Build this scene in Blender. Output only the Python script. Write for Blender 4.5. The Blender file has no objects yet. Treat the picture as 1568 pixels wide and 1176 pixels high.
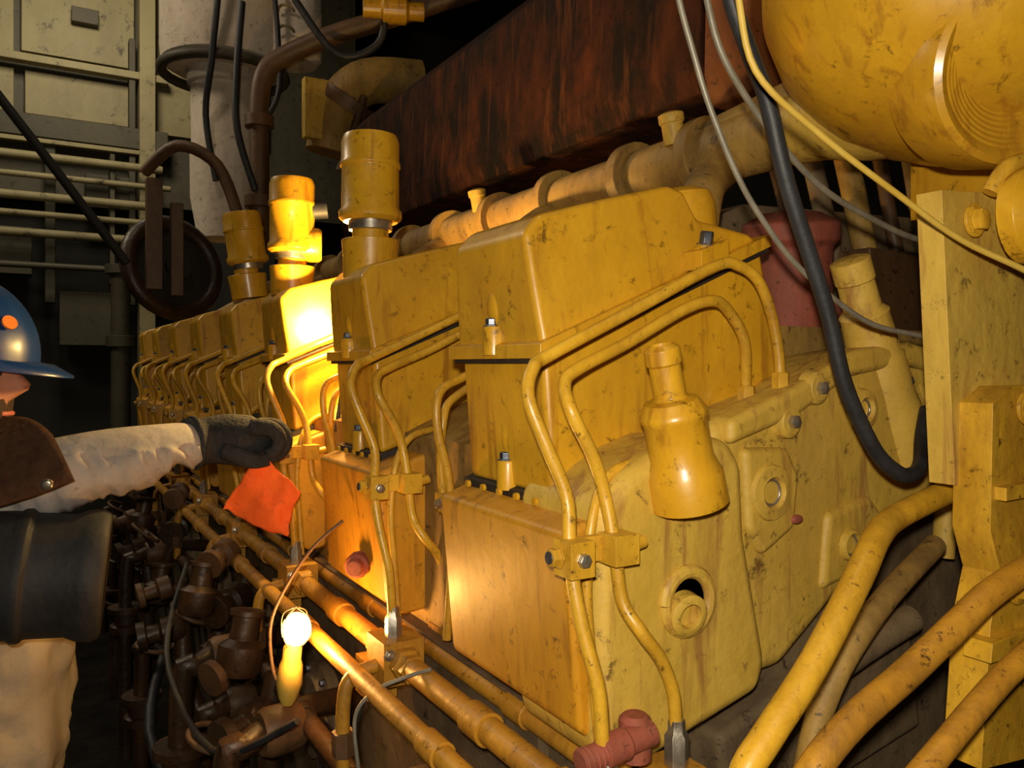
import bpy, math, random
from mathutils import Vector, Matrix, noise
random.seed(4)
H=1.6
sc=bpy.context.scene
sc.view_settings.view_transform='Standard'
sc.view_settings.exposure=0.0
# ------------------------------------------------------------ materials
def mk(name,c1,c2,rough=.4,metal=0,scale=14,grime=None,gamt=.5,bump=.15,bscale=60,coat=0,spec=.5,contrast=(.35,.7),emit=None,stain=None):
    m=bpy.data.materials.new(name); m.use_nodes=True
    n=m.node_tree.nodes; l=m.node_tree.links
    p=n['Principled BSDF']
    geo=n.new('ShaderNodeNewGeometry')
    mp=n.new('ShaderNodeMapping'); mp.inputs['Scale'].default_value=(1,1,.45); l.new(geo.outputs['Position'],mp.inputs['Vector'])
    nz=n.new('ShaderNodeTexNoise'); nz.inputs['Scale'].default_value=scale; nz.inputs['Detail'].default_value=7; nz.inputs['Roughness'].default_value=.7
    l.new(mp.outputs['Vector'],nz.inputs['Vector'])
    cr=n.new('ShaderNodeValToRGB'); cr.color_ramp.elements[0].position=contrast[0]; cr.color_ramp.elements[1].position=contrast[1]
    cr.color_ramp.elements[0].color=(*c1,1); cr.color_ramp.elements[1].color=(*c2,1)
    l.new(nz.outputs['Fac'],cr.inputs['Fac']); out=cr.outputs['Color']
    def layer(out,vec,sc_,lo,hi,amt,col,rg=.78,det=10):
        n2=n.new('ShaderNodeTexNoise'); n2.inputs['Scale'].default_value=sc_; n2.inputs['Detail'].default_value=det; n2.inputs['Roughness'].default_value=rg; n2.inputs['Distortion'].default_value=.4
        l.new(vec,n2.inputs['Vector'])
        r2=n.new('ShaderNodeValToRGB'); r2.color_ramp.elements[0].position=lo; r2.color_ramp.elements[1].position=hi
        r2.color_ramp.elements[0].color=(0,0,0,1); r2.color_ramp.elements[1].color=(amt,amt,amt,1)
        l.new(n2.outputs['Fac'],r2.inputs['Fac'])
        mx=n.new('ShaderNodeMix'); mx.data_type='RGBA'
        l.new(r2.outputs['Color'],mx.inputs['Factor']); l.new(out,mx.inputs[6]); mx.inputs[7].default_value=(*col,1)
        return mx.outputs[2]
    if grime:
        out=layer(out,mp.outputs['Vector'],scale*.45,.42,.68,gamt*.85,grime)
        out=layer(out,geo.outputs['Position'],scale*5.5,.565,.66,min(1,gamt*1.2),[x*.35 for x in grime])
    if stain:
        m3=n.new('ShaderNodeMapping'); m3.inputs['Scale'].default_value=(1,1,.12); l.new(geo.outputs['Position'],m3.inputs['Vector'])
        out=layer(out,m3.outputs['Vector'],42,.55,.69,.8,stain,.6,4)
    l.new(out,p.inputs['Base Color'])
    rr=n.new('ShaderNodeMapRange'); rr.inputs['To Min'].default_value=max(.05,rough-.12); rr.inputs['To Max'].default_value=min(1,rough+.20)
    l.new(nz.outputs['Fac'],rr.inputs['Value']); l.new(rr.outputs['Result'],p.inputs['Roughness'])
    p.inputs['Metallic'].default_value=metal
    p.inputs['Coat Weight'].default_value=coat; p.inputs['Coat Roughness'].default_value=.2
    p.inputs['Specular IOR Level'].default_value=spec
    if bump:
        n3=n.new('ShaderNodeTexNoise'); n3.inputs['Scale'].default_value=bscale; n3.inputs['Detail'].default_value=4
        l.new(geo.outputs['Position'],n3.inputs['Vector'])
        b=n.new('ShaderNodeBump'); b.inputs['Strength'].default_value=bump; b.inputs['Distance'].default_value=.004
        l.new(n3.outputs['Fac'],b.inputs['Height']); l.new(b.outputs['Normal'],p.inputs['Normal'])
    if emit:
        p.inputs['Emission Color'].default_value=(*emit[:3],1); p.inputs['Emission Strength'].default_value=emit[3]
    return m
YEL=mk('yellow_paint',(.62,.315,.011),(.74,.41,.017),.34,0,9,(.34,.16,.014),.75,.20,28,coat=.28,stain=(.32,.13,.010))
YBOX=mk('yellow_box_paint',(.60,.27,.012),(.70,.34,.018),.42,0,9,(.32,.14,.012),.8,.18,30,coat=.1,stain=(.28,.11,.012))
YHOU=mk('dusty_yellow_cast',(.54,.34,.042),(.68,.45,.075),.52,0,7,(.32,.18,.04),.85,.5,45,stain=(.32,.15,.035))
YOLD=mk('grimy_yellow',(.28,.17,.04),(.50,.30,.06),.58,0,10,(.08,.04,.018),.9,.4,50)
YTUBE=mk('yellow_tube_paint',(.62,.33,.016),(.76,.44,.03),.38,0,18,(.20,.085,.012),.85,.2,60,coat=.15)
ORP=mk('orange_pipe_paint',(.44,.20,.015),(.60,.29,.02),.44,0,14,(.11,.045,.015),.95,.3,60,coat=.1)
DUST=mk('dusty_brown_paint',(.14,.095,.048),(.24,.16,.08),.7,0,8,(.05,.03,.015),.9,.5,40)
SHLD=mk('rusty_heat_shield',(.012,.006,.004),(.095,.026,.010),.8,0,9,(.008,.005,.004),.9,.9,36,spec=.15,contrast=(.42,.66),stain=(.10,.032,.010))
SHL2=mk('red_brown_lagging',(.14,.040,.010),(.26,.085,.016),.6,0,5,(.04,.016,.008),.8,.4,30,spec=.3)
BLK=mk('black_rubber',(.010,.010,.012),(.03,.03,.034),.5,0,20,None,0,.2,80)
GASK_HOLE=mk('gasket_and_hole_black',(.012,.010,.008),(.03,.02,.012),.6)  # real gaskets, also the painted darkness inside housing holes
STL=mk('zinc_steel',(.42,.38,.30),(.62,.58,.50),.3,.85,30,(.1,.07,.04),.5)
DSTL=mk('dark_bolt_steel',(.06,.07,.10),(.16,.17,.20),.35,.8,30)
RED=mk('red_primer',(.26,.055,.035),(.38,.095,.055),.65,0,20,(.12,.05,.02),.9,.3)
WHT=mk('white_lagging_cloth',(.66,.57,.46),(.80,.71,.59),.85,0,5,(.36,.25,.15),.7,.9,28)
BRN=mk('brown_pipe_paint',(.09,.042,.016),(.16,.08,.03),.5,0,12,(.03,.016,.008),.8)
BRN2=mk('grimy_shaded_brown',(.026,.013,.006),(.075,.033,.012),.4,0,14,(.010,.007,.004),.9,.4)  # dark grime, colour darkened further to stand in for dim bilge light
CREAM=mk('cream_bulkhead',(.26,.215,.10),(.34,.285,.145),.6,0,2,(.11,.08,.035),.8,.2,10)
GREY=mk('grey_steel',(.052,.044,.024),(.09,.074,.042),.6,0,3,(.03,.022,.012),.8)
DARK=mk('dark_bulkhead',(.008,.007,.005),(.020,.017,.011),.7,0,2)
FLR=mk('oily_deck_plate',(.006,.005,.004),(.02,.015,.011),.4,.2,5,None,0,.5,40)
CWIRE=mk('cable_grey_jacket',(.20,.18,.14),(.32,.29,.22),.45,.3,40)
CYEL=mk('cable_yellow_jacket',(.50,.32,.04),(.62,.42,.08),.45,0,30)
BULB=mk('bulb_glow',(1,.8,.4),(1,.85,.5),.3,emit=(1,.52,.12,9),bump=0)
# ------------------------------------------------------------ builder
def basis(d):
    d=Vector(d).normalized(); up=Vector((0,0,1)) if abs(d.z)<.9 else Vector((1,0,0))
    x=up.cross(d).normalized(); return x,d.cross(x).normalized(),d
class B:
    def __init__(s,name): s.n=name; s.v=[]; s.f=[]; s.m=[]; s.mats=[]
    def mi(s,m):
        if m not in s.mats: s.mats.append(m)
        return s.mats.index(m)
    def add(s,vs,fs,m):
        o=len(s.v); i=s.mi(m); s.v+= [Vector(v) for v in vs]
        for f in fs: s.f.append([o+k for k in f]); s.m.append(i)
    def prism(s,poly,a0,a1,m,draft=None):
        n=len(poly); d=draft or (lambda b,z:0)
        vs=[(b,a0+d(b,z),z) for b,z in poly]+[(b,a1-d(b,z),z) for b,z in poly]
        fs=[list(range(n)),list(range(2*n-1,n-1,-1))]+[[i,i+n,(i+1)%n+n,(i+1)%n] for i in range(n)]
        s.add(vs,fs,m)
    def box(s,c,sz,m,rot=None):
        c=Vector(c); R=rot or Matrix.Identity(3)
        vs=[c+R@Vector((x*sz[0]/2,y*sz[1]/2,z*sz[2]/2)) for x in(-1,1) for y in(-1,1) for z in(-1,1)]
        s.add(vs,[(0,1,3,2),(4,6,7,5),(0,4,5,1),(2,3,7,6),(0,2,6,4),(1,5,7,3)],m)
    def lathe(s,p,d,prof,m,seg=28):
        p=Vector(p); x,y,z=basis(d); vs=[];fs=[]
        k=len(prof)
        for r,h in prof:
            for i in range(seg):
                t=2*math.pi*i/seg; vs.append(p+z*h+(x*math.cos(t)+y*math.sin(t))*max(r,1e-5))
        for j in range(k-1):
            for i in range(seg): fs.append([j*seg+i,j*seg+(i+1)%seg,(j+1)*seg+(i+1)%seg,(j+1)*seg+i])
        fs.append(list(range(seg-1,-1,-1))); fs.append([(k-1)*seg+i for i in range(seg)])
        s.add(vs,fs,m)
    def cyl(s,p0,p1,r,m,r1=None,seg=24):
        p0=Vector(p0);p1=Vector(p1); L=(p1-p0).length
        s.lathe(p0,p1-p0,[(r,0),(r if r1 is None else r1,L)],m,seg)
    def hexb(s,p,d,r,h,m):
        s.lathe(p,d,[(r*1.35,0),(r*1.35,h*.15),(r,h*.16),(r,h*.9),(r*.85,h)],m,6)
    def sph(s,c,r,m,seg=20):
        c=Vector(c); R=Vector(r) if hasattr(r,'__len__') else Vector((r,r,r)); vs=[];fs=[];k=seg//2
        for j in range(k+1):
            ph=math.pi*j/k
            for i in range(seg):
                t=2*math.pi*i/seg; vs.append(c+Vector((R.x*math.sin(ph)*math.cos(t),R.y*math.sin(ph)*math.sin(t),R.z*math.cos(ph))))
        for j in range(k):
            for i in range(seg): fs.append([j*seg+i,(j+1)*seg+i,(j+1)*seg+(i+1)%seg,j*seg+(i+1)%seg])
        s.add(vs,fs,m)
    def tube(s,pts,r,m,seg=14,sub=5,rads=None):
        P=[Vector(p) for p in pts]; Q=[];RR=[]
        rs=rads or [r]*len(P)
        for i in range(len(P)-1):
            a=P[max(i-1,0)];b=P[i];c=P[i+1];d=P[min(i+2,len(P)-1)]
            for k in range(sub):
                t=k/sub
                Q.append(.5*((2*b)+(c-a)*t+(2*a-5*b+4*c-d)*t*t+(3*b-a-3*c+d)*t**3)); RR.append(rs[i]*(1-t)+rs[i+1]*t)
        Q.append(P[-1]); RR.append(rs[-1])
        vs=[];fs=[]; x=None
        for i,q in enumerate(Q):
            d=(Q[min(i+1,len(Q)-1)]-Q[max(i-1,0)]).normalized()
            if x is None: x,y,_=basis(d)
            else:
                x=(x-d*x.dot(d)).normalized(); y=d.cross(x)
            for k in range(seg):
                t=2*math.pi*k/seg; vs.append(q+(x*math.cos(t)+y*math.sin(t))*RR[i])
        for i in range(len(Q)-1):
            for k in range(seg): fs.append([i*seg+k,i*seg+(k+1)%seg,(i+1)*seg+(k+1)%seg,(i+1)*seg+k])
        fs.append(list(range(seg-1,-1,-1))); fs.append([(len(Q)-1)*seg+k for k in range(seg)])
        s.add(vs,fs,m)
    def torus(s,c,d,R,r,m,seg=28,k=10,a0=0,a1=2*math.pi):
        x,y,z=basis(d); c=Vector(c)
        s.tube([c+(x*math.cos(a0+(a1-a0)*i/seg)+y*math.sin(a0+(a1-a0)*i/seg))*R for i in range(seg+1)],r,m,k,1)
    def done(s,parent=None,bevel=.002,segs=2,ang=40,sub=0):
        me=bpy.data.meshes.new(s.n)
        mn=Vector([min(v[i] for v in s.v) for i in range(3)]); mx=Vector([max(v[i] for v in s.v) for i in range(3)])
        c=(mn+mx)/2
        me.from_pydata([v-c for v in s.v],[],s.f); 
        for m in s.mats: me.materials.append(m)
        me.polygons.foreach_set('material_index',s.m); me.polygons.foreach_set('use_smooth',[True]*len(s.f))
        me.update(); me.validate()
        import bmesh
        bm=bmesh.new(); bm.from_mesh(me); bmesh.ops.recalc_face_normals(bm,faces=bm.faces); bm.to_mesh(me); bm.free()
        me.set_sharp_from_angle(angle=math.radians(ang))
        o=bpy.data.objects.new(s.n,me); sc.collection.objects.link(o)
        o.location=c+Vector((0,0,H))
        if parent: o.parent=parent; o.location-=parent.location
        if bevel:
            b=o.modifiers.new('bevel','BEVEL'); b.width=bevel; b.segments=segs; b.limit_method='ANGLE'; b.angle_limit=math.radians(ang); b.harden_normals=True
        return o
def empty(name,loc):
    e=bpy.data.objects.new(name,None); sc.collection.objects.link(e); e.location=loc; e.empty_display_size=.1; return e
def inst(o,name,off,parent):
    q=o.copy(); q.name=name; sc.collection.objects.link(q); q.location=o.location+Vector(off); q.parent=parent; return q
# ============================================================ ROOM
def shell(name,c,sz,m):
    b=B(name); b.box((c[0],c[1],c[2]-H),sz,m); return b.done(bevel=0)
shell('floor',(.5,2.5,-.05),(7.4,8.4,.1),FLR)
shell('ceiling',(.5,2.5,4.65),(7.4,8.4,.1),DARK)
shell('wall_far',(.5,6.65,2.3),(7.4,.1,4.6),DARK)
shell('wall_left',(-3.15,2.5,2.3),(.1,8.2,4.6),DARK)
shell('wall_right',(4.15,2.5,2.3),(.1,8.2,4.6),DARK)
b=B('bulkhead_panelling')
F=6.0
for (x0,x1,z0,z1) in [(-1.6,-.66,1.98,2.95),(-.62,-.10,1.98,2.62),(-.06,.60,2.02,2.58),(-.62,.60,2.68,2.95),(-1.6,-.1,1.62,1.90),(-.04,.60,1.62,1.90),(.74,1.5,1.6,2.9)]:
    b.box(((x0+x1)/2,F+.05,(z0+z1)/2),(x1-x0,.05,z1-z0),CREAM)
b.box((0,F+.22,2.2),(4.4,.3,2.2),GREY)
b.box((-.3,F+.30,-.4),(3.8,.2,2.8),DARK)
b.box((-.4,F-.02,1.52),(2.4,.14,.14),GREY); b.box((-.4,F-.06,1.43),(2.4,.05,.03),CREAM)
b.box((-.4,F-.04,2.64),(2.4,.05,.03),CREAM); b.box((-.4,F-.04,1.95),(2.4,.08,.05),CREAM)
b.box((.67,F-.03,.65),(.10,.14,4.5),CREAM); b.box((.58,F-.01,1.3),(.04,.1,1.8),GREY)
b.box((.1,F-.01,1.0),(.06,.08,1.2),GREY); b.box((.3,F,2.3),(.16,.08,.10),GREY)
b.box((-.25,F+.0,.72),(.5,.2,.3),GREY); b.box((.3,F+.0,.30),(.3,.2,.35),GREY); b.box((.45,F,1.15),(.3,.1,.22),GREY)
for i,z in enumerate([1.30,1.18,1.05,.94,.82,.62]):
    b.cyl((-2.6,F-.20,z),(.75+.05*(i%2),F-.20,z),.020 if i%2 else .028,CREAM if i<5 else GREY,seg=12)
for x in (-1.2,-.35,.45): b.box((x,F-.12,.95),(.03,.14,.85),GREY)
b.done(bevel=.006)
b=B('cable_tray_brace')
b.tube([(-.35,3.2,1.25),(.0,3.1,.75),(.28,3.05,.35)],.016,DARK,10)
b.done(bevel=0)
b=B('vertical_standpipe'); b.cyl((.42,4.9,-1.6),(.42,4.9,.55),.05,GREY); b.cyl((.42,4.9,.1),(.42,4.9,.16),.075,GREY); b.cyl((.42,4.9,.5),(.42,4.9,.55),.08,GREY); b.done()
# ============================================================ ENGINE
E=empty('diesel_engine',(1.0,2.3,0))
b=B('engine_block')
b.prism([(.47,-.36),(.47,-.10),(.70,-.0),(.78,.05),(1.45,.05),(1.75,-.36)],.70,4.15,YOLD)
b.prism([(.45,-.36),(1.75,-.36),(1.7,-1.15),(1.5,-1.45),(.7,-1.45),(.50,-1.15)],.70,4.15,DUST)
b.prism([(.6,-1.45),(1.6,-1.45),(1.6,-1.6),(.6,-1.6)],.9,4.0,GREY)
for n in range(8):
    a=.90+n*.445
    b.lathe((.455,a+.05,-.62),(-1,0,0),[(.09,0),(.09,.02),(.07,.025),(.07,.035),(.0,.035)],DUST,32)
    for k in range(6):
        t=k*math.pi/3; b.hexb((.435,a+.05+.08*math.cos(t),-.62+.08*math.sin(t)),(-1,0,0),.006,.01,DSTL)
b.done(E,.006)
P=.445
gz=lambda x:.012+(x-.42)*.42
b=B('valve_cover')
dr=lambda x,z:.016*max(0,(z-gz(x)))/.12
b.prism([(.419,.018),(.412,.075),(.407,.128),(.425,.148),(.50,.170),(.592,.195),(.612,.190),(.628,.160),(.70,.150),(.716,.143)],.64,.82,YEL,dr)
vc=b.done(E,.014,5,25)
b=B('cover_fittings')
b.prism([(.411,.006),(.727,.136),(.727,.150),(.411,.020)],.633,.827,YEL)
b.lathe((.652,.69,.13),(-.12,0,1),[(.036,0),(.035,.055),(.030,.068),(.018,.074),(.0,.075)],YEL,28)
b.prism([(.60,.10),(.64,.115),(.64,.135),(.60,.12)],.615,.65,YEL)
b.hexb((.622,.632,.128),(0,-.2,1),.0075,.016,DSTL)
b.lathe((.622,.636,.105),(0,-.15,1),[(.014,0),(.013,.02),(.008,.026),(0,.026)],YEL,16)
b.lathe((.416,.73,.010),(.0,0,1),[(.012,0),(.012,.026),(.011,.030),(.0,.031)],YEL,16)
b.hexb((.413,.73,.040),(0,0,1),.0066,.009,DSTL)
b.sph((.424,.73,.062),(.0140,.016,.028),YEL)
b.lathe((.433,.73,-.132),(0,0,1),[(.012,0),(.012,.028),(.011,.031),(0,.032)],YEL,16)
b.hexb((.430,.73,-.101),(0,0,1),.0066,.009,DSTL)
b.sph((.441,.73,-.074),(.0140,.016,.030),YEL)
cf=b.done(E,.0025,2,35)
b=B('cylinder_head')
b.prism([(.422,.006),(.724,.134),(.76,-.01),(.60,-.075),(.433,-.130)],.645,.815,YEL)
hd=b.done(E,.008,3,25)
b=B('head_gaskets')
b.prism([(.417,.0015),(.727,.130),(.727,.137),(.417,.007)],.638,.822,GASK_HOLE)
b.prism([(.428,-.138),(.60,-.083),(.60,-.073),(.428,-.130)],.638,.822,GASK_HOLE)
for k in range(5): b.cyl((.424,.66+.035*k,-.134),(.420,.66+.035*k,-.134),.004,YEL,seg=8)
gk=b.done(E,0)
b=B('pump_housing_box')
b.prism([(.398,-.148),(.425,-.139),(.58,-.092),(.59,-.10),(.59,-.33),(.44,-.345),(.414,-.325)],.575,.825,YBOX)
bx=b.done(E,.008,3,25)
b=B('fuel_tubes')
tA=[(.703,.6,-.03),(.700,.6,.011),(.688,.6,.056),(.668,.6,.090),(.640,.6,.104),(.605,.6,.102),(.504,.6,.056),(.4,.6,.009),(.376,.59,-.002),(.364,.58,-.027),(.374,.57,-.065),(.39,.56,-.112),(.386,.55,-.15),(.384,.54,-.185),(.388,.53,-.225),(.394,.52,-.265),(.398,.52,-.315),(.40,.52,-.35)]
tB=[(.672,.62,-.045),(.671,.62,-.021),(.658,.61,.025),(.635,.61,.056),(.602,.6,.066),(.560,.6,.055),(.489,.6,.021),(.425,.59,-.003),(.402,.58,-.016),(.395,.56,-.040),(.417,.56,-.078),(.430,.56,-.112),(.434,.55,-.158),(.438,.545,-.204),(.448,.53,-.230),(.470,.53,-.258),(.484,.53,-.293),(.487,.53,-.345)]
b.tube(tA,.0060,YTUBE); b.tube(tB,.0060,YTUBE)
for p in [(.703,.6,-.03),(.672,.62,-.045)]:
    b.hexb(p,(0,0,1),.010,.022,YTUBE); b.lathe((p[0],p[1]+.005,p[2]-.02),(0,0,1),[(.016,0),(.016,.018),(.01,.02)],YTUBE,16)
for p in [(.40,.52,-.352),(.487,.53,-.352)]:
    b.lathe(p,(0,0,1),[(.011,0),(.011,.026),(.008,.030),(.0075,.04)],STL,6)
b.box((.386,.543,-.160),(.024,.026,.030),YTUBE); b.box((.434,.545,-.158),(.026,.026,.026),YTUBE); b.box((.41,.556,-.158),(.055,.008,.022),YTUBE)
b.cyl((.386,.546,-.160),(.362,.546,-.158),.0055,DSTL,seg=12); b.hexb((.371,.545,-.158),(-1,0,0),.008,.008,YTUBE)
b.cyl((.446,.545,-.158),(.462,.545,-.155),.006,YTUBE,seg=12); b.hexb((.386,.531,-.160),(0,-1,0),.006,.006,STL)
b.tube([(.50,.585,-.09),(.452,.58,-.10),(.425,.57,-.135),(.415,.565,-.20),(.418,.56,-.27),(.42,.55,-.345)],.0048,YTUBE,10)
ft=b.done(E,.0012,2,40)
b=B('return_fuel_tubes')
b.tube([(.56,.90,.02),(.47,.90,-.015),(.43,.89,-.035),(.425,.885,-.08),(.44,.885,-.14),(.445,.885,-.22),(.44,.89,-.34)],.0055,YTUBE,12)
b.tube([(.56,.94,.0),(.48,.94,-.04),(.455,.93,-.07),(.452,.93,-.15),(.47,.93,-.25),(.47,.93,-.34)],.0055,YTUBE,12)
b.box((.445,.885,-.17),(.03,.02,.022),YTUBE); b.box((.455,.905,-.17),(.02,.06,.012),YTUBE); b.hexb((.43,.885,-.17),(-1,0,0),.006,.008,STL)
rt=b.done(E,.001,2,40)
b=B('fuel_rail_block')
b.box((.405,.525,-.378),(.055,.060,.055),ORP); b.box((.487,.535,-.378),(.04,.045,.05),ORP); b.box((.40,.58,-.42),(.04,.05,.05),ORP)
for q in [(.385,.51),(.425,.51)]: b.hexb((q[0],.495,-.365 if q[0]<.4 else -.39),(0,-1,0),.006,.006,STL)
b.lathe((.405,.555,-.378),(0,1,0),[(.022,0),(.022,.02),(.018,.025),(.018,.04)],ORP,6)
b.lathe((.405,.495,-.378),(0,-1,0),[(.022,0),(.022,.014),(.018,.018),(.018,.03)],ORP,6)
b.tube([(.38,.525,-.385),(.345,.525,-.395),(.335,.525,-.43),(.335,.525,-.52)],.009,ORP,12); b.lathe((.335,.525,-.46),(0,0,-1),[(.015,0),(.015,.03)],BRN,6)
fb=b.done(E,.002,2,40)
for n in range(1,8):
    for o in (vc,cf,hd,gk,bx,ft,fb,rt): inst(o,o.name+'_%d'%(n+1),(0,P*n,0),E)
b=B('fuel_rails')
def rail(x,z,r,a0,a1,m=ORP):
    b.cyl((x,a0,z),(x,a1,z),r,m,seg=18)
    for n in range(9):
        a=.74+P*n
        if a0<a<a1: b.lathe((x,a-.02,z),(0,1,0),[(r*1.25,0),(r*1.25,.04)],m,18)
rail(.405,-.378,.0145,.40,4.1); rail(.352,-.392,.012,.60,4.1); rail(.455,-.375,.012,.45,4.1); rail(.487,-.39,.010,.5,4.1)
rail(.345,-.52,.014,.50,4.0,BRN2); rail(.40,-.60,.02,.50,4.0,BRN2)
b.done(E,.001)
b=B('drain_valve')
b.lathe((.30,1.33,-.47),(-.4,-.2,-.1),[(.016,0),(.026,.005),(.026,.03),(.016,.035),(.014,.06),(.028,.062),(.028,.075),(.0,.078)],BRN,20)
b.lathe((.335,1.31,-.56),(-.7,-.3,-.1),[(.022,0),(.03,.01),(.03,.05),(.02,.055),(.02,.08),(.032,.082),(.032,.1),(0,.1)],BRN2,20)
b.tube([(.34,1.31,-.50),(.33,1.31,-.56),(.33,1.31,-.66),(.36,1.31,-.75)],.018,BRN2)
b.torus((.25,1.35,-.60),(.3,-.2,1),.04,.005,BRN,20,8); b.cyl((.25,1.35,-.60),(.30,1.35,-.64),.008,BRN2,seg=10)
dv=b.done(E,.001)
for n,(dx,dy,dz,rz) in enumerate([(.03,.36,.10,.4),(-.03,.62,-.03,-.5),(.02,1.05,.13,.8),(-.02,1.4,.0,-.2),(.02,1.75,.10,.3),(.0,.20,-.25,.6)]):
    q=inst(dv,'drain_valve_%d'%(n+2),(dx,dy,dz),E); q.rotation_euler=(rz*.4,rz*.2,rz)
b=B('bilge_pipework')
for k in range(10):
    x=.20+.12*random.random(); a=1.15+.32*k; z=-.55-.30*random.random()
    b.tube([(x,a,z-.5),(x,a,z),(x+.03,a,z+.05),(x+.12,a+.05,z+.06),(.46,a+.1,z+.04)],.014+.012*random.random(),BRN2,12)
    b.lathe((x,a,z-.15),(0,0,1),[(.04,0),(.04,.02),(.03,.025),(.03,.05),(.045,.055),(.045,.07)],BRN2,20)
    b.lathe((x+.05,a+.01,z+.055),(1,.1,0),[(.03,0),(.035,.01),(.035,.05),(.03,.06)],BRN,12)
    b.lathe((x+.05,a+.16,z+.09),(.2,.1,1),[(.03,0),(.036,.01),(.036,.045),(.022,.055),(.022,.09),(.028,.092),(.028,.10)],BRN2,18)
b.tube([(.30,1.2,-.62),(.20,1.35,-.85),(.28,1.6,-.95),(.22,1.9,-.8),(.3,2.2,-.7)],.012,BLK)
b.tube([(.30,1.05,-.47),(.22,1.2,-.55),(.2,1.5,-.5),(.28,1.8,-.42)],.005,BLK)
b.done(E,.002)
b=B('red_drain_plug'); b.lathe((.405,1.10,-.285),(-.7,-1,0),[(.018,0),(.018,.02),(.012,.024),(.012,.036)],RED,12)
b.done(E,.002)
# front gear housing -------------------------------------------------
b=B('gear_housing')
b.prism([(.58,-.06),(.699,-.030),(.797,.010),(.90,.022),(.985,.008),(1.01,-.08),(.985,-.150),(.868,-.204),(.763,-.277),(.690,-.325),(.58,-.33)],.585,.70,YHOU)
gh=b.done(E,.018,5,25)
b=B('gear_housing_column')
b.prism([(.425,-.125),(.455,-.100),(.487,-.083),(.53,-.07),(.588,-.072),(.606,-.10),(.610,-.17),(.640,-.30),(.63,-.33),(.54,-.35),(.457,-.372),(.424,-.345)],.560,.70,YHOU)
b.done(E,.024,6,25)
b=B('gear_housing_raised_pads')
b.prism([(.622,-.085),(.690,-.088),(.708,-.12),(.700,-.175),(.650,-.20),(.628,-.17)],.576,.62,YHOU)
b.prism([(.60,-.056),(.699,-.024),(.797,.016),(.90,.028),(.99,.012),(.975,-.012),(.89,.0),(.79,-.014),(.70,-.056),(.60,-.082)],.574,.62,YHOU)
b.prism([(.755,-.165),(.83,-.15),(.865,-.185),(.80,-.24),(.745,-.25)],.578,.62,YHOU)
b.done(E,.009,4,25)
b=B('gear_housing_fittings')
def boss(x,z,a,R,r,m=YHOU):
    b.lathe((x,a+.012,z),(0,-1,0),[(R*1.2,0),(R*1.12,.012),(R,.020),(r*1.15,.022),(r,.018),(r,.006)],m,32)
    b.lathe((x,a+.0118,z),(0,-1,0),[(r*.98,0),(r*.98,.007)],GASK_HOLE,24)  # black disc paints in the shade down the hole
    b.torus((x,a-.004,z),(0,1,0),r*.92,r*.14,STL,24,8)
boss(.660,-.133,.580,.028,.0145); boss(.791,-.203,.581,.017,.012); boss(.820,-.051,.585,.022,.012)
for (x,z,a,mm) in [(.690,-.060,.578,.014),(.735,-.025,.578,.014),(.90,-.02,.585,.012)]:
    b.lathe((x,a+.010,z),(0,-1,0),[(.020,0),(.018,.012),(.014,.014),(.014,.015)],YHOU,24)
    b.lathe((x,a-.004,z),(0,-1,0),[(.0075,0),(.0075,.007),(.004,.009)],STL,6)
b.torus((.528,.560,-.222),(0,1,0),.028,.007,YHOU)
b.lathe((.528,.562,-.222),(0,-1,0),[(.026,0),(.026,.002)],GASK_HOLE,28)  # black disc stands in for shade inside the recess
b.lathe((.522,.562,-.230),(-.1,-1,-.15),[(.020,0),(.020,.014),(.016,.016),(.012,.016),(.012,.006)],YHOU,24)
b.sph((.700,.576,-.165),(.009,.004,.005),RED)
b.lathe((.520,.548,-.128),(-.26,-.02,1),[(.036,0),(.035,.030),(.032,.036),(.031,.040),(.029,.044),(.029,.080),(.031,.083),(.031,.088),(.029,.091),(.025,.099),(.016,.101),(.0145,.103),(.0145,.132),(.0165,.134),(.0165,.147),(.011,.151),(.010,.150),(.010,.14)],YEL,36)
b.lathe((.935,.605,-.125),(-.46,-.02,1),[(.040,0),(.036,.08),(.033,.10),(.033,.15),(.030,.155),(.028,.20),(.029,.205),(.022,.212),(.021,.245),(.023,.247),(.023,.272),(.015,.275)],YHOU,32)
b.tube([(.93,.60,-.02),(.97,.59,-.06),(.985,.58,-.14),(.975,.58,-.24)],.014,YHOU)
b.done(E,.0015,2,35)
b=B('front_lower_cover')
b.prism([(.46,-.36),(.66,-.335),(.76,-.295),(.90,-.21),(1.25,-.15),(1.3,-1.3),(.55,-1.3)],.62,.72,DUST)
b.prism([(.60,-.38),(.78,-.33),(.92,-.27),(.95,-.45),(.62,-.50)],.59,.64,DUST)
b.done(E,.01,3)
b=B('rear_flywheel_side_plate')
b.prism([(.78,.02),(.80,.19),(.95,.25),(1.6,.28),(1.7,-.2),(.85,-.1)],.88,.93,DUST)
for k in range(6):
    b.tube([(1.02+.09*k,.87,-.05),(1.04+.09*k,.85,.10),(1.02+.09*k,.86,.25),(1.0+.1*k,.9,.42)],.012+.004*(k%3),(BRN,DUST,YOLD)[k%3],12)
    b.lathe((1.04+.09*k,.855,.12+.03*(k%2)),(0,0,1),[(.02,0),(.024,.004),(.024,.03),(.02,.034)],(YOLD,BRN)[k%2],12)
b.box((1.25,.84,.12),(.18,.06,.14),BRN); b.box((1.10,.83,.02),(.12,.05,.08),YOLD)
b.done(E,.006)
b=B('water_manifold')
b.cyl((.85,.66,.305),(.85,3.9,.305),.043,YOLD,seg=28)
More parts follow.
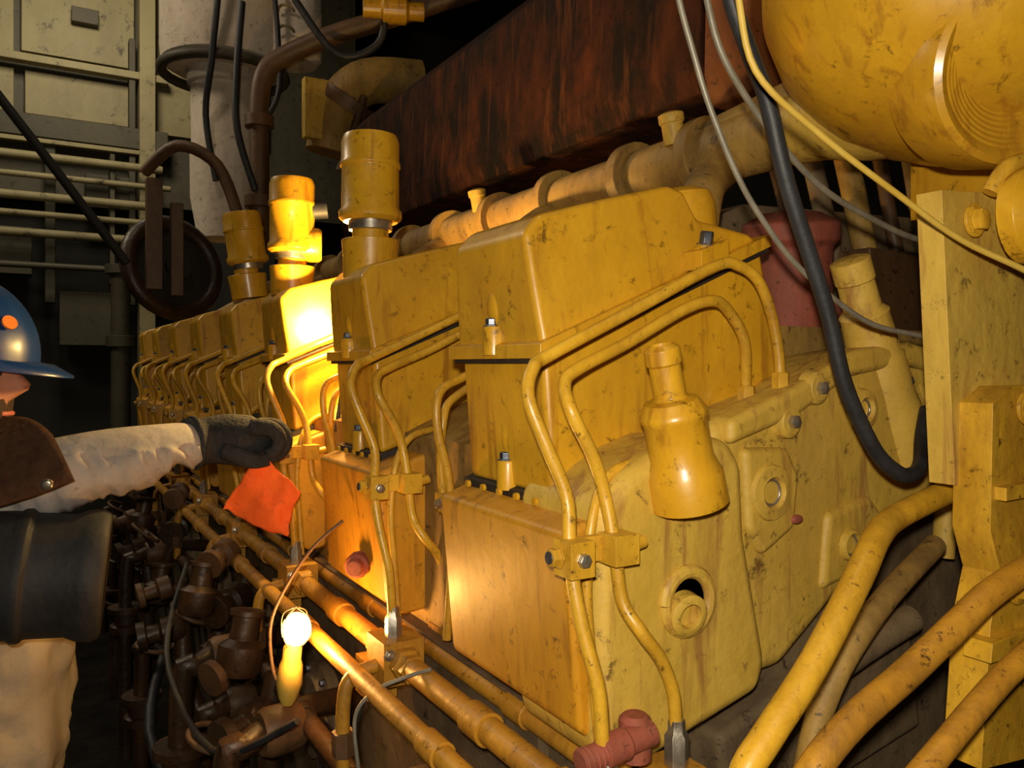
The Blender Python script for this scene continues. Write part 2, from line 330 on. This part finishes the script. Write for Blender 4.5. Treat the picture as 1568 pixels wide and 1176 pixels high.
for i,a in enumerate([.86,1.02,1.24,1.46,1.69,1.92,2.13,2.36,2.58,2.8,3.05]):
    b.lathe((.85,a-.012,.305),(0,1,0),[(.058,0),(.058,.024)],YOLD,28)
    if i in (0,3,6): b.lathe((.815,a+.03,.325),(-.2,0,1),[(.016,0),(.016,.03),(.019,.032),(.019,.045),(.010,.048)],YHOU,20)
for n in range(8):
    a=.73+P*n
    b.tube([(.85,a+.07,.29),(.78,a+.05,.25),(.71,a,.20),(.70,a,.12)],.026,YOLD)
b.lathe((.85,.72,.305),(0,-1,0),[(.043,0),(.048,.06),(.062,.12),(.066,.16),(.05,.16)],YHOU,32)
b.done(E,.002)
b=B('exhaust_heat_shield')
b.prism([(.95,.45),(.935,.50),(.945,.80),(1.0,.86),(1.3,.86),(1.35,.45)],.96,2.74,SHLD)
b.box((.940,1.9,.52),(.01,1.6,.02),SHLD)
b.prism([(.95,.42),(.935,.47),(.945,.88),(1.3,.88),(1.35,.42)],.86,.955,SHL2)
b.done(E,.012,3)
b=B('red_valve_bonnet')
b.lathe((.955,.80,-.0),(-.1,-.1,1),[(.075,0),(.075,.04),(.06,.06),(.058,.17),(.068,.18),(.068,.205),(.04,.22),(.0,.225)],RED,28)
b.box((.99,.81,.06),(.16,.07,.08),RED)
b.done(E,.004)
b=B('red_pipe_fitting')
b.lathe((.375,.52,-.318),(1,-.0,.10),[(.010,0),(.010,.022),(.013,.023),(.013,.046),(.011,.048),(.011,.075)],RED,16)
for k in range(4): b.torus((.378+.005*k,.52,-.318),(1,0,.1),.010,.0014,RED,20,6)
b.lathe((.440,.530,-.335),(0,0,1),[(.014,0),(.014,.034),(.010,.038)],RED,20)
b.done(E,.001)
b=B('crossover_pipes')
b.tube([(.43,.41,-.36),(.451,.42,-.308),(.478,.42,-.281),(.529,.42,-.238),(.593,.425,-.178),(.640,.44,-.152),(.70,.46,-.143),(.804,.47,-.128),(.90,.48,-.115)],.0120,YTUBE,20)
b.tube([(.44,.38,-.34),(.472,.38,-.296),(.522,.38,-.266),(.593,.38,-.242),(.655,.375,-.212),(.70,.37,-.190),(.80,.365,-.165)],.0115,ORP,18)
b.tube([(.50,.36,-.37),(.531,.355,-.325),(.586,.35,-.29),(.666,.35,-.255),(.725,.35,-.235),(.82,.36,-.20)],.0100,ORP,18)
b.tube([(.60,.50,-.46),(.64,.50,-.33),(.72,.50,-.25),(.86,.52,-.20)],.012,YOLD,18)
b.tube([(.56,.55,-.50),(.60,.55,-.40),(.70,.55,-.33),(.86,.55,-.29)],.016,DUST,18)
b.done(E,0)
b=B('support_bracket')
b.prism([(.713,.160),(1.1,.19),(1.1,-.13),(.734,-.112)],.425,.45,YHOU)
b.prism([(.742,-.035),(.775,-.02),(1.05,-.02),(1.05,-.40),(.723,-.36),(.738,-.235),(.755,-.19),(.738,-.15)],.395,.43,YTUBE)
b.prism([(.723,-.245),(1.05,-.235),(1.05,-.265),(.72,-.262)],.385,.41,YTUBE)
b.prism([(.745,-.11),(1.05,-.10),(1.05,-.118),(.745,-.122)],.385,.41,YTUBE)
b.lathe((.80,.40,.14),(0,-1,0),[(.045,0),(.045,.015),(.03,.03),(.0,.032)],YEL,28)
b.tube([(.765,.41,.16),(.78,.40,.185),(.82,.39,.195)],.008,YTUBE)
for (x,z) in [(.755,.135),(.791,-.040),(.776,-.204),(.771,-.272),(.86,-.04),(.86,-.21)]:
    a=.42 if z>.1 else .392
    b.lathe((x,a,z),(0,-1,0),[(.016,0),(.016,.003),(.015,.0035)],YTUBE,20); b.hexb((x,a-.003,z),(0,-1,0),.0105,.009,YTUBE)
b.done(E,.003)
def breather(name,x,a,z0,r,h,tilt,cap):
    b=B(name)
    b.lathe((x,a,z0),tilt,[(r*.9,-.03),(r*.9,.0),(r*.95,.03),(r*.6,.032),(r*.6,.045)],YEL,32)
    b.lathe((x,a,z0+.045),tilt,[(r*.72,0),(r*.72,.014)],STL,32)
    b.lathe((x,a,z0+.058),tilt,[(r*.9,0),(r*1.04,.006),(r*1.04,.016),(r*.95,.022),(r*.95,h*.62),(r,h*.64),(r,h*.68),(r*.96,h*.7),(r*.96,h-.012),(r*.88,h),(0,h+.002)],YEL,40)
    if cap:
        b.lathe((x,a,z0+h*.95),(.9,-.3,.1),[(r*.4,0),(r*.4,r*1.5)],BLK,20)
        b.lathe((x,a,z0+.075),(.9,-.3,.0),[(r*.75,0),(r*.75,r*1.1),(r*.65,r*1.25)],YEL,20)
    return b.done(bevel=.001)
breather('breather_canister',.455,1.19,.165,.047,.135,(0,0,1),0)
breather('breather_canister.001',.455,1.63,.170,.047,.15,(0,0,1),1)
breather('breather_canister.002',.475,2.10,.200,.050,.13,(-.15,0,1),0)
# ============================================================ TURBO
b=B('turbocharger')
c=Vector((.86,.50,.425))
b.lathe(c,(.95,-.25,-.1),[(.0,-.205),(.04,-.20),(.085,-.183),(.13,-.152),(.165,-.112),(.19,-.06),(.20,0),(.198,.05),(.185,.10),(.16,.14),(.10,.18),(0,.19)],YEL,72)
dn=Vector((-.42,-1,-.32)).normalized(); dc=Vector((.800,.398,.283))
prof=[(.100,-.06),(.097,-.012),(.092,.002),(.086,.006),(.081,.003)]
for k in range(14):
    r=.079-.0052*k; h=.001-.0026*k; prof+= [(r,h),(r-.0026,h-.0026)]
prof+=[(.0,-.04)]
b.lathe(dc,dn,prof,YEL,72)
b.box((1.0,.55,.24),(.12,.10,.12),YEL)
b.cyl((1.0,.60,.40),(1.0,.60,.9),.10,SHL2)
b.tube([(.9,.66,.35),(.88,.75,.33),(.86,.85,.31)],.05,YOLD)
b.done(bevel=0,ang=28)
# ============================================================ BACKGROUND EQUIPMENT
b=B('exhaust_duct')
b.lathe((.66,3.337,.50),(0,0,1),[(.10,0),(.128,.16),(.130,.35),(.124,.37),(.128,.60),(.14,.61),(.14,.66),(.20,.67),(.235,.69),(.24,.75),(.24,2.3)],WHT,40)
b.torus((.66,3.337,1.16),(0,0,1),.235,.02,GREY)
b.tube([(.60,3.03,2.3),(.585,3.03,1.5),(.57,3.1,1.15),(.565,3.2,.95),(.60,3.19,.7)],.012,BLK)
b.lathe((.90,3.2,1.2),(0,0,1),[(.09,0),(.11,.02),(.11,1.6)],WHT,28)
for k in range(16):
    b.torus((.84,3.09,1.28+.08*k),(.3,.6,1),.03,.006,CREAM,10,6,0,3.1)
b.tube([(.78,3.05,2.3),(.77,3.04,1.6),(.80,3.06,1.25),(.78,2.98,1.0),(.70,2.95,.85)],.010,BLK)
b.done(bevel=.002)
b=B('brown_coolant_pipe')
b.tube([(.682,2.856,.40),(.682,2.856,.75),(.682,2.856,.918),(.70,2.84,1.02),(.749,2.816,1.075),(.903,2.724,1.154),(1.095,2.608,1.221),(1.4,2.4,1.33)],.034,BRN,18)
for z in (.55,.83): b.cyl((.682,2.856,z),(.682,2.856,z+.04),.05,BRN)
b.tube([(.62,2.84,1.25),(.60,2.83,1.0),(.60,2.82,.8),(.66,2.82,.6)],.012,BLK)
b.done()
b=B('exhaust_elbow')
b.tube([(.96,2.95,.80),(1.0,2.93,.98),(1.10,2.90,1.08),(1.30,2.86,1.10)],.085,YOLD,24)
b.cyl((1.04,2.93,1.02),(1.02,2.95,.98),.12,BRN)
b.box((.92,2.90,.94),(.14,.04,.22),YHOU)
b.tube([(.98,2.88,.72),(1.02,2.86,.85),(1.06,2.84,1.0)],.015,BRN)
b.done()
b=B('yellow_hose_coupling')
b.lathe((.93,2.5,1.17),(.9,-.35,.0),[(.03,0),(.03,.06),(.045,.065),(.045,.14),(.03,.15),(.03,.2)],YEL,20)
b.tube([(.74,2.62,1.2),(.86,2.55,1.02),(.98,2.5,1.06),(1.0,2.47,1.17)],.012,BLK)
b.done()
b=B('flywheel_guard')
b.torus((.45,3.2,.36),(.4,-1,.2),.17,.03,BRN2,32,12)
b.lathe((.45,3.22,.36),(.4,-1,.2),[(.16,0),(.15,.02),(.05,.03),(.05,.05),(0,.05)],DARK,32)
b.box((.36,3.0,.45),(.05,.05,.38),BRN); b.box((.43,2.98,.40),(.04,.04,.32),BRN)
b.tube([(.33,3.0,.66),(.42,2.9,.74),(.54,2.85,.68),(.60,2.8,.5)],.02,BRN)
b.done()
# ============================================================ CABLES
def cable(name,pts,r,m):
    b=B(name); b.tube(pts,r,m,12,6); return b.done(bevel=0)
cable('black_hose',[(.50,.5,.42),(.517,.5,.334),(.545,.5,.278),(.569,.5,.237),(.595,.5,.165),(.649,.5,.055),(.677,.5,-.019),(.715,.495,-.083),(.745,.49,-.108),(.769,.49,-.112),(.80,.5,-.105),(.835,.52,-.08),(.86,.53,-.05)],.0078,BLK)
cable('wire_rope_cable',[(.46,.52,.42),(.476,.52,.332),(.499,.52,.27),(.518,.52,.228),(.55,.52,.175),(.583,.52,.137),(.637,.52,.093),(.735,.52,.046),(.82,.515,.032),(.92,.5,.02)],.0028,CWIRE)
cable('yellow_cable',[(.45,.45,.36),(.476,.45,.298),(.498,.45,.236),(.559,.44,.194),(.636,.42,.148),(.70,.40,.110),(.77,.37,.078),(.90,.35,.03)],.0028,CYEL)
cable('wire_rope_cable.001',[(.52,.55,.42),(.54,.55,.354),(.565,.55,.293),(.626,.55,.235),(.703,.55,.187),(.788,.55,.161),(.883,.55,.144),(1.0,.55,.148)],.0034,CWIRE)
# ============================================================ WORK LAMP
W=empty('work_lamp',(.316,1.152,1.22))
b=B('lamp_bulb'); b.sph((.318,1.12,-.372),(.020,.020,.024),BULB); b.done(W,0)
b=B('lamp_handle')
b.lathe((.314,1.12,-.39),(-.1,.0,-1),[(.010,0),(.013,.006),(.013,.022),(.016,.03),(.018,.055),(.013,.075),(.008,.085)],CYEL,20)
for k in range(4):
    t=k*math.pi/2+.6
    b.tube([(.316+.014*math.cos(t),1.12+.014*math.sin(t),-.392),(.318+.026*math.cos(t),1.12+.026*math.sin(t),-.375),(.318+.022*math.cos(t),1.12+.022*math.sin(t),-.352),(.318,1.12,-.340)],.0012,STL,6)
b.tube([(.385,1.116,-.225),(.345,1.13,-.262),(.31,1.14,-.315),(.288,1.14,-.365),(.288,1.13,-.423),(.298,1.12,-.452),(.308,1.12,-.468)],.0026,BRN,10)
b.done(W,.0005)
W2=empty('inspection_lamp',(.49,1.43,1.70))
b=B('inspection_bulb'); b.sph((.49,1.42,.09),(.016,.016,.02),BULB); b.cyl((.49,1.42,.072),(.49,1.42,.02),.013,CYEL); b.tube([(.49,1.42,.03),(.49,1.42,-.03),(.47,1.40,-.12)],.004,BLK); b.done(W2,.0005)
cable('trailing_cable',[(.405,.86,-.36),(.378,.881,-.372),(.349,.899,-.388),(.329,.91,-.418),(.332,.908,-.479),(.36,.95,-.6)],.0024,CWIRE)
# ============================================================ WORKER
SLV=mk('grey_shirt_cloth',(.29,.265,.25),(.40,.37,.35),.9,0,14,(.20,.17,.15),.4,.9,30,spec=.1)
CVR=mk('cream_coverall_cloth',(.42,.33,.22),(.54,.43,.29),.9,0,8,None,0,.9,26,spec=.1)
COL=mk('brown_corduroy',(.04,.018,.010),(.08,.04,.022),.9,0,40,None,0,.5,120,spec=.1)
SKIN=mk('skin',(.50,.22,.15),(.58,.27,.19),.5,0,20,None,0,.1)
LIP=mk('lip_skin',(.45,.12,.09),(.5,.15,.11),.4,bump=0)
HAIR=mk('beard_hair',(.03,.015,.01),(.07,.04,.025),.8,0,90,None,0,.8,200)
HATM=mk('blue_hard_hat_plastic',(.004,.028,.14),(.007,.042,.20),.32,0,8,(.02,.03,.06),.3,.05,coat=.2)
STK=mk('orange_sticker',(.75,.20,.03),(.8,.25,.05),.4,bump=0)
GLV=mk('charcoal_glove_knit',(.018,.018,.020),(.05,.047,.048),.85,0,30,None,0,.8,150,spec=.15)
RAG=mk('orange_shop_rag',(.98,.13,.012),(1.0,.19,.02),.8,0,12,(.6,.07,.01),.4,.6,60)
BAG=mk('black_vinyl',(.010,.010,.012),(.028,.028,.031),.6,0,12,(.05,.045,.04),.4,.4,50,spec=.3)
BOOT=mk('work_boot_leather',(.04,.025,.015),(.07,.04,.025),.6)
PW=empty('worker',(-.12,1.6,0))
vs=[];es=[];rs=[]
def jv(p,r,par=None):
    vs.append(Vector(p)); rs.append(r)
    if par is not None: es.append((par,len(vs)-1))
    return len(vs)-1
pel=jv((-.10,1.62,-.70),(.17,.15))
s1=jv((-.08,1.62,-.55),(.17,.155),pel); s2=jv((-.08,1.62,-.40),(.18,.155),s1); s3=jv((-.115,1.62,-.27),(.16,.13),s2)
nk=jv((-.125,1.62,-.17),(.075,.075),s3); n2=jv((-.12,1.62,-.09),(.062,.062),nk)
sh=jv((-.17,1.48,-.225),(.085,.08),s3); up=jv((-.09,1.42,-.20),(.070,.068),sh); el=jv((.01,1.370,-.170),(.062,.060),up)
f1=jv((.10,1.378,-.148),(.055,.055),el); f2=jv((.19,1.395,-.138),(.046,.046),f1); wr=jv((.250,1.412,-.128),(.038,.038),f2)
l1=jv((-.15,1.80,-.24),(.08,.075),s3); l2=jv((-.15,1.85,-.38),(.06,.06),l1); l3=jv((-.13,1.86,-.52),(.052,.052),l2); l4=jv((-.06,1.84,-.74),(.038,.038),l3)
for sy,kx in ((-1,.02),(1,-.04)):
    h=jv((-.12,1.62+sy*.10,-.80),(.11,.10),pel); k1=jv((-.10+kx,1.62+sy*.12,-1.12),(.085,.08),h); k2=jv((-.12+kx,1.62+sy*.12,-1.32),(.075,.07),k1); k3=jv((-.14+kx,1.62+sy*.12,-1.52),(.07,.065),k2)
me=bpy.data.meshes.new('sk'); me.from_pydata([v+Vector((0,0,H)) for v in vs],es,[])
o=bpy.data.objects.new('sk',me); sc.collection.objects.link(o)
sm=o.modifiers.new('s','SKIN'); sm.use_smooth_shade=True
for i,r in enumerate(rs):
    me.skin_vertices[0].data[i].radius=r; me.skin_vertices[0].data[i].use_root=(i==0)
q=o.modifiers.new('ss','SUBSURF'); q.levels=4; q.render_levels=4
dg=bpy.context.evaluated_depsgraph_get(); m2=bpy.data.meshes.new_from_object(o.evaluated_get(dg)); bpy.data.objects.remove(o)
m2.name='clothed_body'
m2.materials.clear()
for m in (CVR,SLV,SKIN): m2.materials.append(m)
for p in m2.polygons:
    c=p.center; p.use_smooth=True
    p.material_index=1 if (c.x>-.13 and c.y<1.47 and c.z>1.3) else (2 if (c.z>H-.125 and c.x<.02 and c.y>1.5) else 0)
def ridge(v):
    return 1-abs(noise.noise(v))*2
nrm=[v.normal.copy() for v in m2.vertices]
for v,n in zip(m2.vertices,nrm):
    c=v.co.copy()
    w=noise.noise(Vector((c.x*22,c.y*10,c.z*9)))*.008
    if c.y<1.47 and c.x>-.13: w+=ridge(Vector((c.x*34+c.z*18,c.y*8,c.z*13)))*.013-.008
    else: w+=ridge(Vector((c.x*9+c.z*5,c.y*9,c.z*8)))*.016-.006+noise.noise(Vector((c.x*40,c.y*30,c.z*18)))*.005
    if c.z<H-.13: v.co=c+n*w
body=bpy.data.objects.new('clothed_body',m2); sc.collection.objects.link(body); body.parent=PW; body.location=-PW.location
hc=Vector((-.125,1.615,-.012)); yaw=math.radians(-12)
R=Matrix.Rotation(yaw,3,'Z')
def headpt(p): return hc+R@Vector(p)
b=B('head'); seg=48; rows=36; hv=[];hf=[]
g=lambda d,s: math.exp(-d*d/(2*s*s))
for j in range(rows+1):
    ph=math.pi*j/rows
    for i in range(seg):
        t=2*math.pi*i/seg
        dx=math.sin(ph)*math.cos(t);dy=math.sin(ph)*math.sin(t);dz=math.cos(ph)
        x=.098*dx;y=.078*dy;z=.118*dz
        if z<-.02: k=(z+.02)/-.1; y*=1-.30*k; x=x*(1-.12*k) if x>0 else x*(1-.45*k)
        if dx>.3:
            x+=.026*g(y,.009)*g(z+.028,.013)+.010*g(y,.008)*g(z+.010,.014)
            x+=.006*g(z-.018,.008)*g(y,.045)
            x-=.008*g(abs(y)-.030,.012)*g(z+.002,.010)
            x+=.007*g(y,.020)*g(z+.062,.006)-.004*g(y,.02)*g(z+.070,.003)+.007*g(y,.018)*g(z+.078,.006)
            x+=.010*g(y,.020)*g(z+.105,.012)
        hv.append(headpt((x,y,z)))
for j in range(rows):
    for i in range(seg): hf.append([j*seg+i,(j+1)*seg+i,(j+1)*seg+(i+1)%seg,j*seg+(i+1)%seg])
b.add(hv,hf,SKIN)
EYE=mk('eye_white',(.8,.8,.78),(.85,.85,.82),.2,bump=0)
for sy in (-1,1):
    b.sph(headpt((.076,sy*.030,-.002)),.0125,EYE,16); b.sph(headpt((.086,sy*.030,-.002)),.005,HAIR,10)
    b.tube([headpt((-.005,sy*.078,.012)),headpt((-.018,sy*.088,.018)),headpt((-.024,sy*.09,0)),headpt((-.015,sy*.084,-.025)),headpt((-.004,sy*.078,-.03)),headpt((-.004,sy*.078,-.0))],.006,SKIN,10)
    b.tube([headpt((.094,sy*.015,.02)),headpt((.088,sy*.035,.026)),headpt((.076,sy*.05,.018))],.0035,HAIR,8)
b.tube([headpt((.086,-.022,-.070)),headpt((.098,0,-.070)),headpt((.086,.022,-.070))],.0045,LIP,10)
b.done(PW,0,ang=180)
b=B('beard')
hv=[];hf=[];n1=24;n0=10
for j in range(n0+1):
    z=-.045-.085*j/n0
    for i in range(n1+1):
        t=math.radians(-105+210*i/n1)
        k=max(0,(z+.02)/-.1); xx=.104*(1-.10*k)*math.cos(t); yy=.083*(1-.25*k)*math.sin(t)
        front=abs(t)<.35 and z>-.085
        sc_=.90 if front else 1.03
        hv.append(headpt((xx*sc_,yy*sc_,z)))
for j in range(n0):
    for i in range(n1): hf.append([j*(n1+1)+i,j*(n1+1)+i+1,(j+1)*(n1+1)+i+1,(j+1)*(n1+1)+i])
b.add(hv,hf,HAIR); b.done(PW,0,ang=180)
b=B('jacket_collar')
cv=[];cf_=[];n1=36
for j,(r,z) in enumerate([(.150,-.225),(.158,-.19),(.150,-.14),(.140,-.105),(.131,-.10),(.130,-.14),(.13,-.2)]):
    for i in range(n1):
        t=2*math.pi*i/n1; f=max(0,math.cos(t))
        rr=r+.006*math.sin(5*t+j)
        cv.append((-.115+rr*1.02*math.cos(t),1.60+rr*math.sin(t)*.95,z-.02*f))
for j in range(6):
    for i in range(n1): cf_.append([j*n1+i,j*n1+(i+1)%n1,(j+1)*n1+(i+1)%n1,(j+1)*n1+i])
b.add(cv,cf_,COL)
lv=[];lf=[];NU=16;NV=10
for j in range(NV+1):
    v=j/NV
    for i in range(NU+1):
        u=i/NU
        p=Vector((-.16,1.50,-.100)).lerp(Vector((-.03,1.46,-.080)),u).lerp(Vector((-.15,1.295,-.16)).lerp(Vector((.055-.02*abs(u-.75),1.280,-.135-.03*(1-u))),u),v)
        p.z+=.030*math.sin(v*math.pi)*(1-.3*u)
        if v>.7: p.z-=(v-.7)*.17*(1-.5*u)
        lv.append(p)
for j in range(NV):
    for i in range(NU): k=j*(NU+1)+i; lf.append([k,k+1,k+NU+2,k+NU+1])
b.add(lv,lf,COL)
b.lathe((.018,1.278,-.165),(-.2,-1,0),[(.008,0),(.008,.004),(.004,.005)],STL,16)
co_=b.done(PW,0,ang=180); so=co_.modifiers.new('t','SOLIDIFY'); so.thickness=.006
b=B('gloved_hand')
HO=Vector((-.012,.004,0))
def ho(l): return [Vector(p)+HO for p in l]
b.tube(ho([(.235,1.405,-.131),(.262,1.412,-.128),(.295,1.405,-.126),(.325,1.392,-.130),(.345,1.385,-.135)]),.03,GLV,18,5,[.043,.039,.043,.044,.030])
b.torus(Vector((.243,1.408,-.130))+HO,(1,.2,.05),.041,.005,GLV,24,8)
b.sph(Vector((.338,1.384,-.132))+HO,(.030,.032,.026),GLV)
fing=[((.325,1.360,-.104),(.352,1.345,-.106),(.366,1.342,-.122),(.362,1.346,-.142),(.345,1.350,-.150)),
      ((.340,1.372,-.103),(.368,1.360,-.106),(.381,1.358,-.128),(.372,1.362,-.150),(.352,1.368,-.158)),
      ((.343,1.392,-.106),(.370,1.384,-.110),(.380,1.380,-.134),(.368,1.384,-.154),(.350,1.388,-.160)),
      ((.338,1.410,-.114),(.360,1.405,-.118),(.368,1.402,-.138),(.356,1.404,-.153),(.340,1.406,-.157))]
for f in fing: b.tube(ho(f),.01,GLV,12,5,[.0145,.0135,.0122,.0112,.0090])
b.tube(ho([(.290,1.375,-.140),(.308,1.355,-.152),(.328,1.342,-.158),(.348,1.336,-.156)]),.011,GLV,12,5,[.018,.0150,.0130,.0105])
b.done(PW,0,ang=180)
b=B('left_hand')
b.tube([(-.062,1.84,-.73),(-.045,1.835,-.79),(-.04,1.83,-.83)],.03,GLV,16,5,[.035,.04,.034])
for k in range(4): b.tube([(-.045+.0,1.80+.02*k,-.82),(-.04,1.80+.02*k,-.86-.004*(k%3)),(-.02,1.80+.02*k,-.885-.004*(k%3)),(-.0,1.80+.02*k,-.89)],.0095,GLV,10)
b.tube([(-.03,1.80,-.78),(-.005,1.79,-.81),(.005,1.795,-.84)],.011,GLV,10)
b.done(PW,0,ang=180)
b=B('work_boots')
for sy,kx in ((-1,.02),(1,-.04)):
    y=1.62+sy*.12
    b.tube([(-.14+kx,y,-1.46),(-.14+kx,y,-1.54),(-.10+kx,y,-1.56),(.0+kx,y,-1.562),(.06+kx,y,-1.565)],.05,BOOT,16,5,[.055,.052,.045,.040,.030])
    b.box((-.05+kx,y,-1.59),(.25,.085,.02),BLK)
b.done(PW,.004)
HH=empty('hard_hat',(-.125,1.615,1.66))
b=B('hat_shell'); tl=Matrix.Rotation(math.radians(6),3,'Y')
hv=[];hf=[];seg=48;rows=14; hb=Vector((-.120,1.615,.018))
def hp(p): return hb+R@(tl@Vector(p))
for j in range(rows+1):
    ph=math.pi/2*j/rows
    for i in range(seg):
        t=2*math.pi*i/seg
        rg=.004*(g(math.sin(t)*math.sin(ph),.12))+.003*g(abs(math.sin(t)*math.sin(ph))-.35,.06)
        hv.append(hp(((.132+rg)*math.sin(ph)*math.cos(t),(.112+rg)*math.sin(ph)*math.sin(t),(.135+rg)*math.cos(ph))))
for j in range(rows):
    for i in range(seg): hf.append([j*seg+i,(j+1)*seg+i,(j+1)*seg+(i+1)%seg,j*seg+(i+1)%seg])
b.add(hv,hf,HATM)
hv=[];hf=[]
for j in range(5):
    for i in range(seg):
        t=2*math.pi*i/seg; c=max(0,math.cos(t))
        ex=[0,.006+.018*c,.012+.045*c*c,.012+.045*c*c,0][j]; zz=[0,-.002,-.006-.012*c,-.010-.012*c,-.004][j]
        hv.append(hp(((.132+ex)*math.cos(t),(.112+min(ex,.016))*math.sin(t),zz)))
for j in range(4):
    for i in range(seg): hf.append([j*seg+i,j*seg+(i+1)%seg,(j+1)*seg+(i+1)%seg,(j+1)*seg+i])
b.add(hv,hf,HATM)
b.lathe(hp((.098,-.066,.060)),R@Vector((.60,-.65,.40)),[(.012,0),(.012,.004)],STK,20)
b.done(HH,0,ang=60)
b=B('orange_rag'); N=26; hv=[];hf=[]
c00=Vector((.326,1.372,-.142)); c10=Vector((.388,1.343,-.214)); c01=Vector((.276,1.408,-.244)); c11=Vector((.368,1.350,-.292))
for j in range(N+1):
    for i in range(N+1):
        u=i/N; v=j/N
        p=c00.lerp(c10,u).lerp(c01.lerp(c11,u),v)
        p+=Vector((0.15,-1,0.1))*(.006*math.sin(u*9+v*3)+.005*noise.noise(Vector((u*5,v*5,.3)))+.008*math.sin(v*6-u*4)*v)
        p+=Vector((.003*noise.noise(Vector((v*6,u*3,2))),0,.004*noise.noise(Vector((u*6,v*4,5)))+.003*math.sin(u*8)*v))
        hv.append(p)
for j in range(N):
    for i in range(N): k=j*(N+1)+i; hf.append([k,k+1,k+N+2,k+N+1])
b.add(hv,hf,RAG); ro=b.done(None,0,ang=180); so=ro.modifiers.new('t','SOLIDIFY'); so.thickness=.0015
TB=empty('tool_bag',(0,1.36,1.3))
b=B('bag_body'); ax=Vector((1,-.12,-.10)).normalized(); c=Vector((-.10,1.345,-.290))
b.lathe(c,ax,[(.0,-.005),(.075,0),(.088,.01),(.090,.08),(.094,.086),(.094,.096),(.088,.10),(.087,.15),(.093,.165),(.095,.185),(.090,.195),(.080,.198),(.078,.19),(.0,.188)],BAG,48)
b.tube([c+Vector((.02,0,.085)),c+Vector((.0,.05,.12)),c+Vector((-.06,.12,.15)),c+Vector((-.08,.25,.19))],.008,BAG)
b.sph(c+Vector((-.015,-.07,.07)),(.02,.02,.02),BLK)
b.box(c+Vector((.02,-.088,.03)),(.05,.01,.03),BLK)
b.done(TB,.003)
# ============================================================ LIGHTS & CAMERA
def lamp(name,kind,loc,e,col,size,rot=None):
    l=bpy.data.lights.new(name,kind); l.energy=e; l.color=col
    if kind=='AREA': l.size=size
    else: l.shadow_soft_size=size
    o=bpy.data.objects.new(name,l); sc.collection.objects.link(o); o.location=Vector(loc)+Vector((0,0,H))
    if rot: o.rotation_euler=rot
    return o
lamp('camera_flash','POINT',(-.03,-.02,.05),30,(1,.89,.70),.012)
lamp('work_lamp_light','POINT',(.315,1.095,-.365),3.2,(1,.50,.13),.02)
lamp('inspection_lamp_light','POINT',(.49,1.44,.10),20,(1,.64,.20),.02)
lamp('engine_room_light','AREA',(-1.2,3.6,2.2),24,(1,.85,.6),.6,(math.radians(-20),math.radians(-15),0))
lamp('engine_room_light.001','AREA',(.2,4.6,2.5),24,(1,.88,.65),.5,(math.radians(40),0,0))
lamp('duct_fill_light','POINT',(.10,2.55,1.75),7,(1,.82,.62),.08)  # added fill to brighten the duct, no lamp hangs here
lamp('overhead_lamp','AREA',(.5,.3,2.0),4,(1,.75,.4),.5)
w=bpy.data.worlds.new('world'); sc.world=w; w.use_nodes=True
w.node_tree.nodes['Background'].inputs[0].default_value=(.9,.6,.3,1); w.node_tree.nodes['Background'].inputs[1].default_value=.010
cam=bpy.data.cameras.new('camera'); co=bpy.data.objects.new('camera',cam); sc.collection.objects.link(co)
co.location=(0,0,H); co.rotation_euler=(math.radians(90),0,math.radians(-30.96))
cam.sensor_width=36; cam.lens=28.125; cam.shift_y=-30/1600; cam.clip_start=.02
sc.camera=co
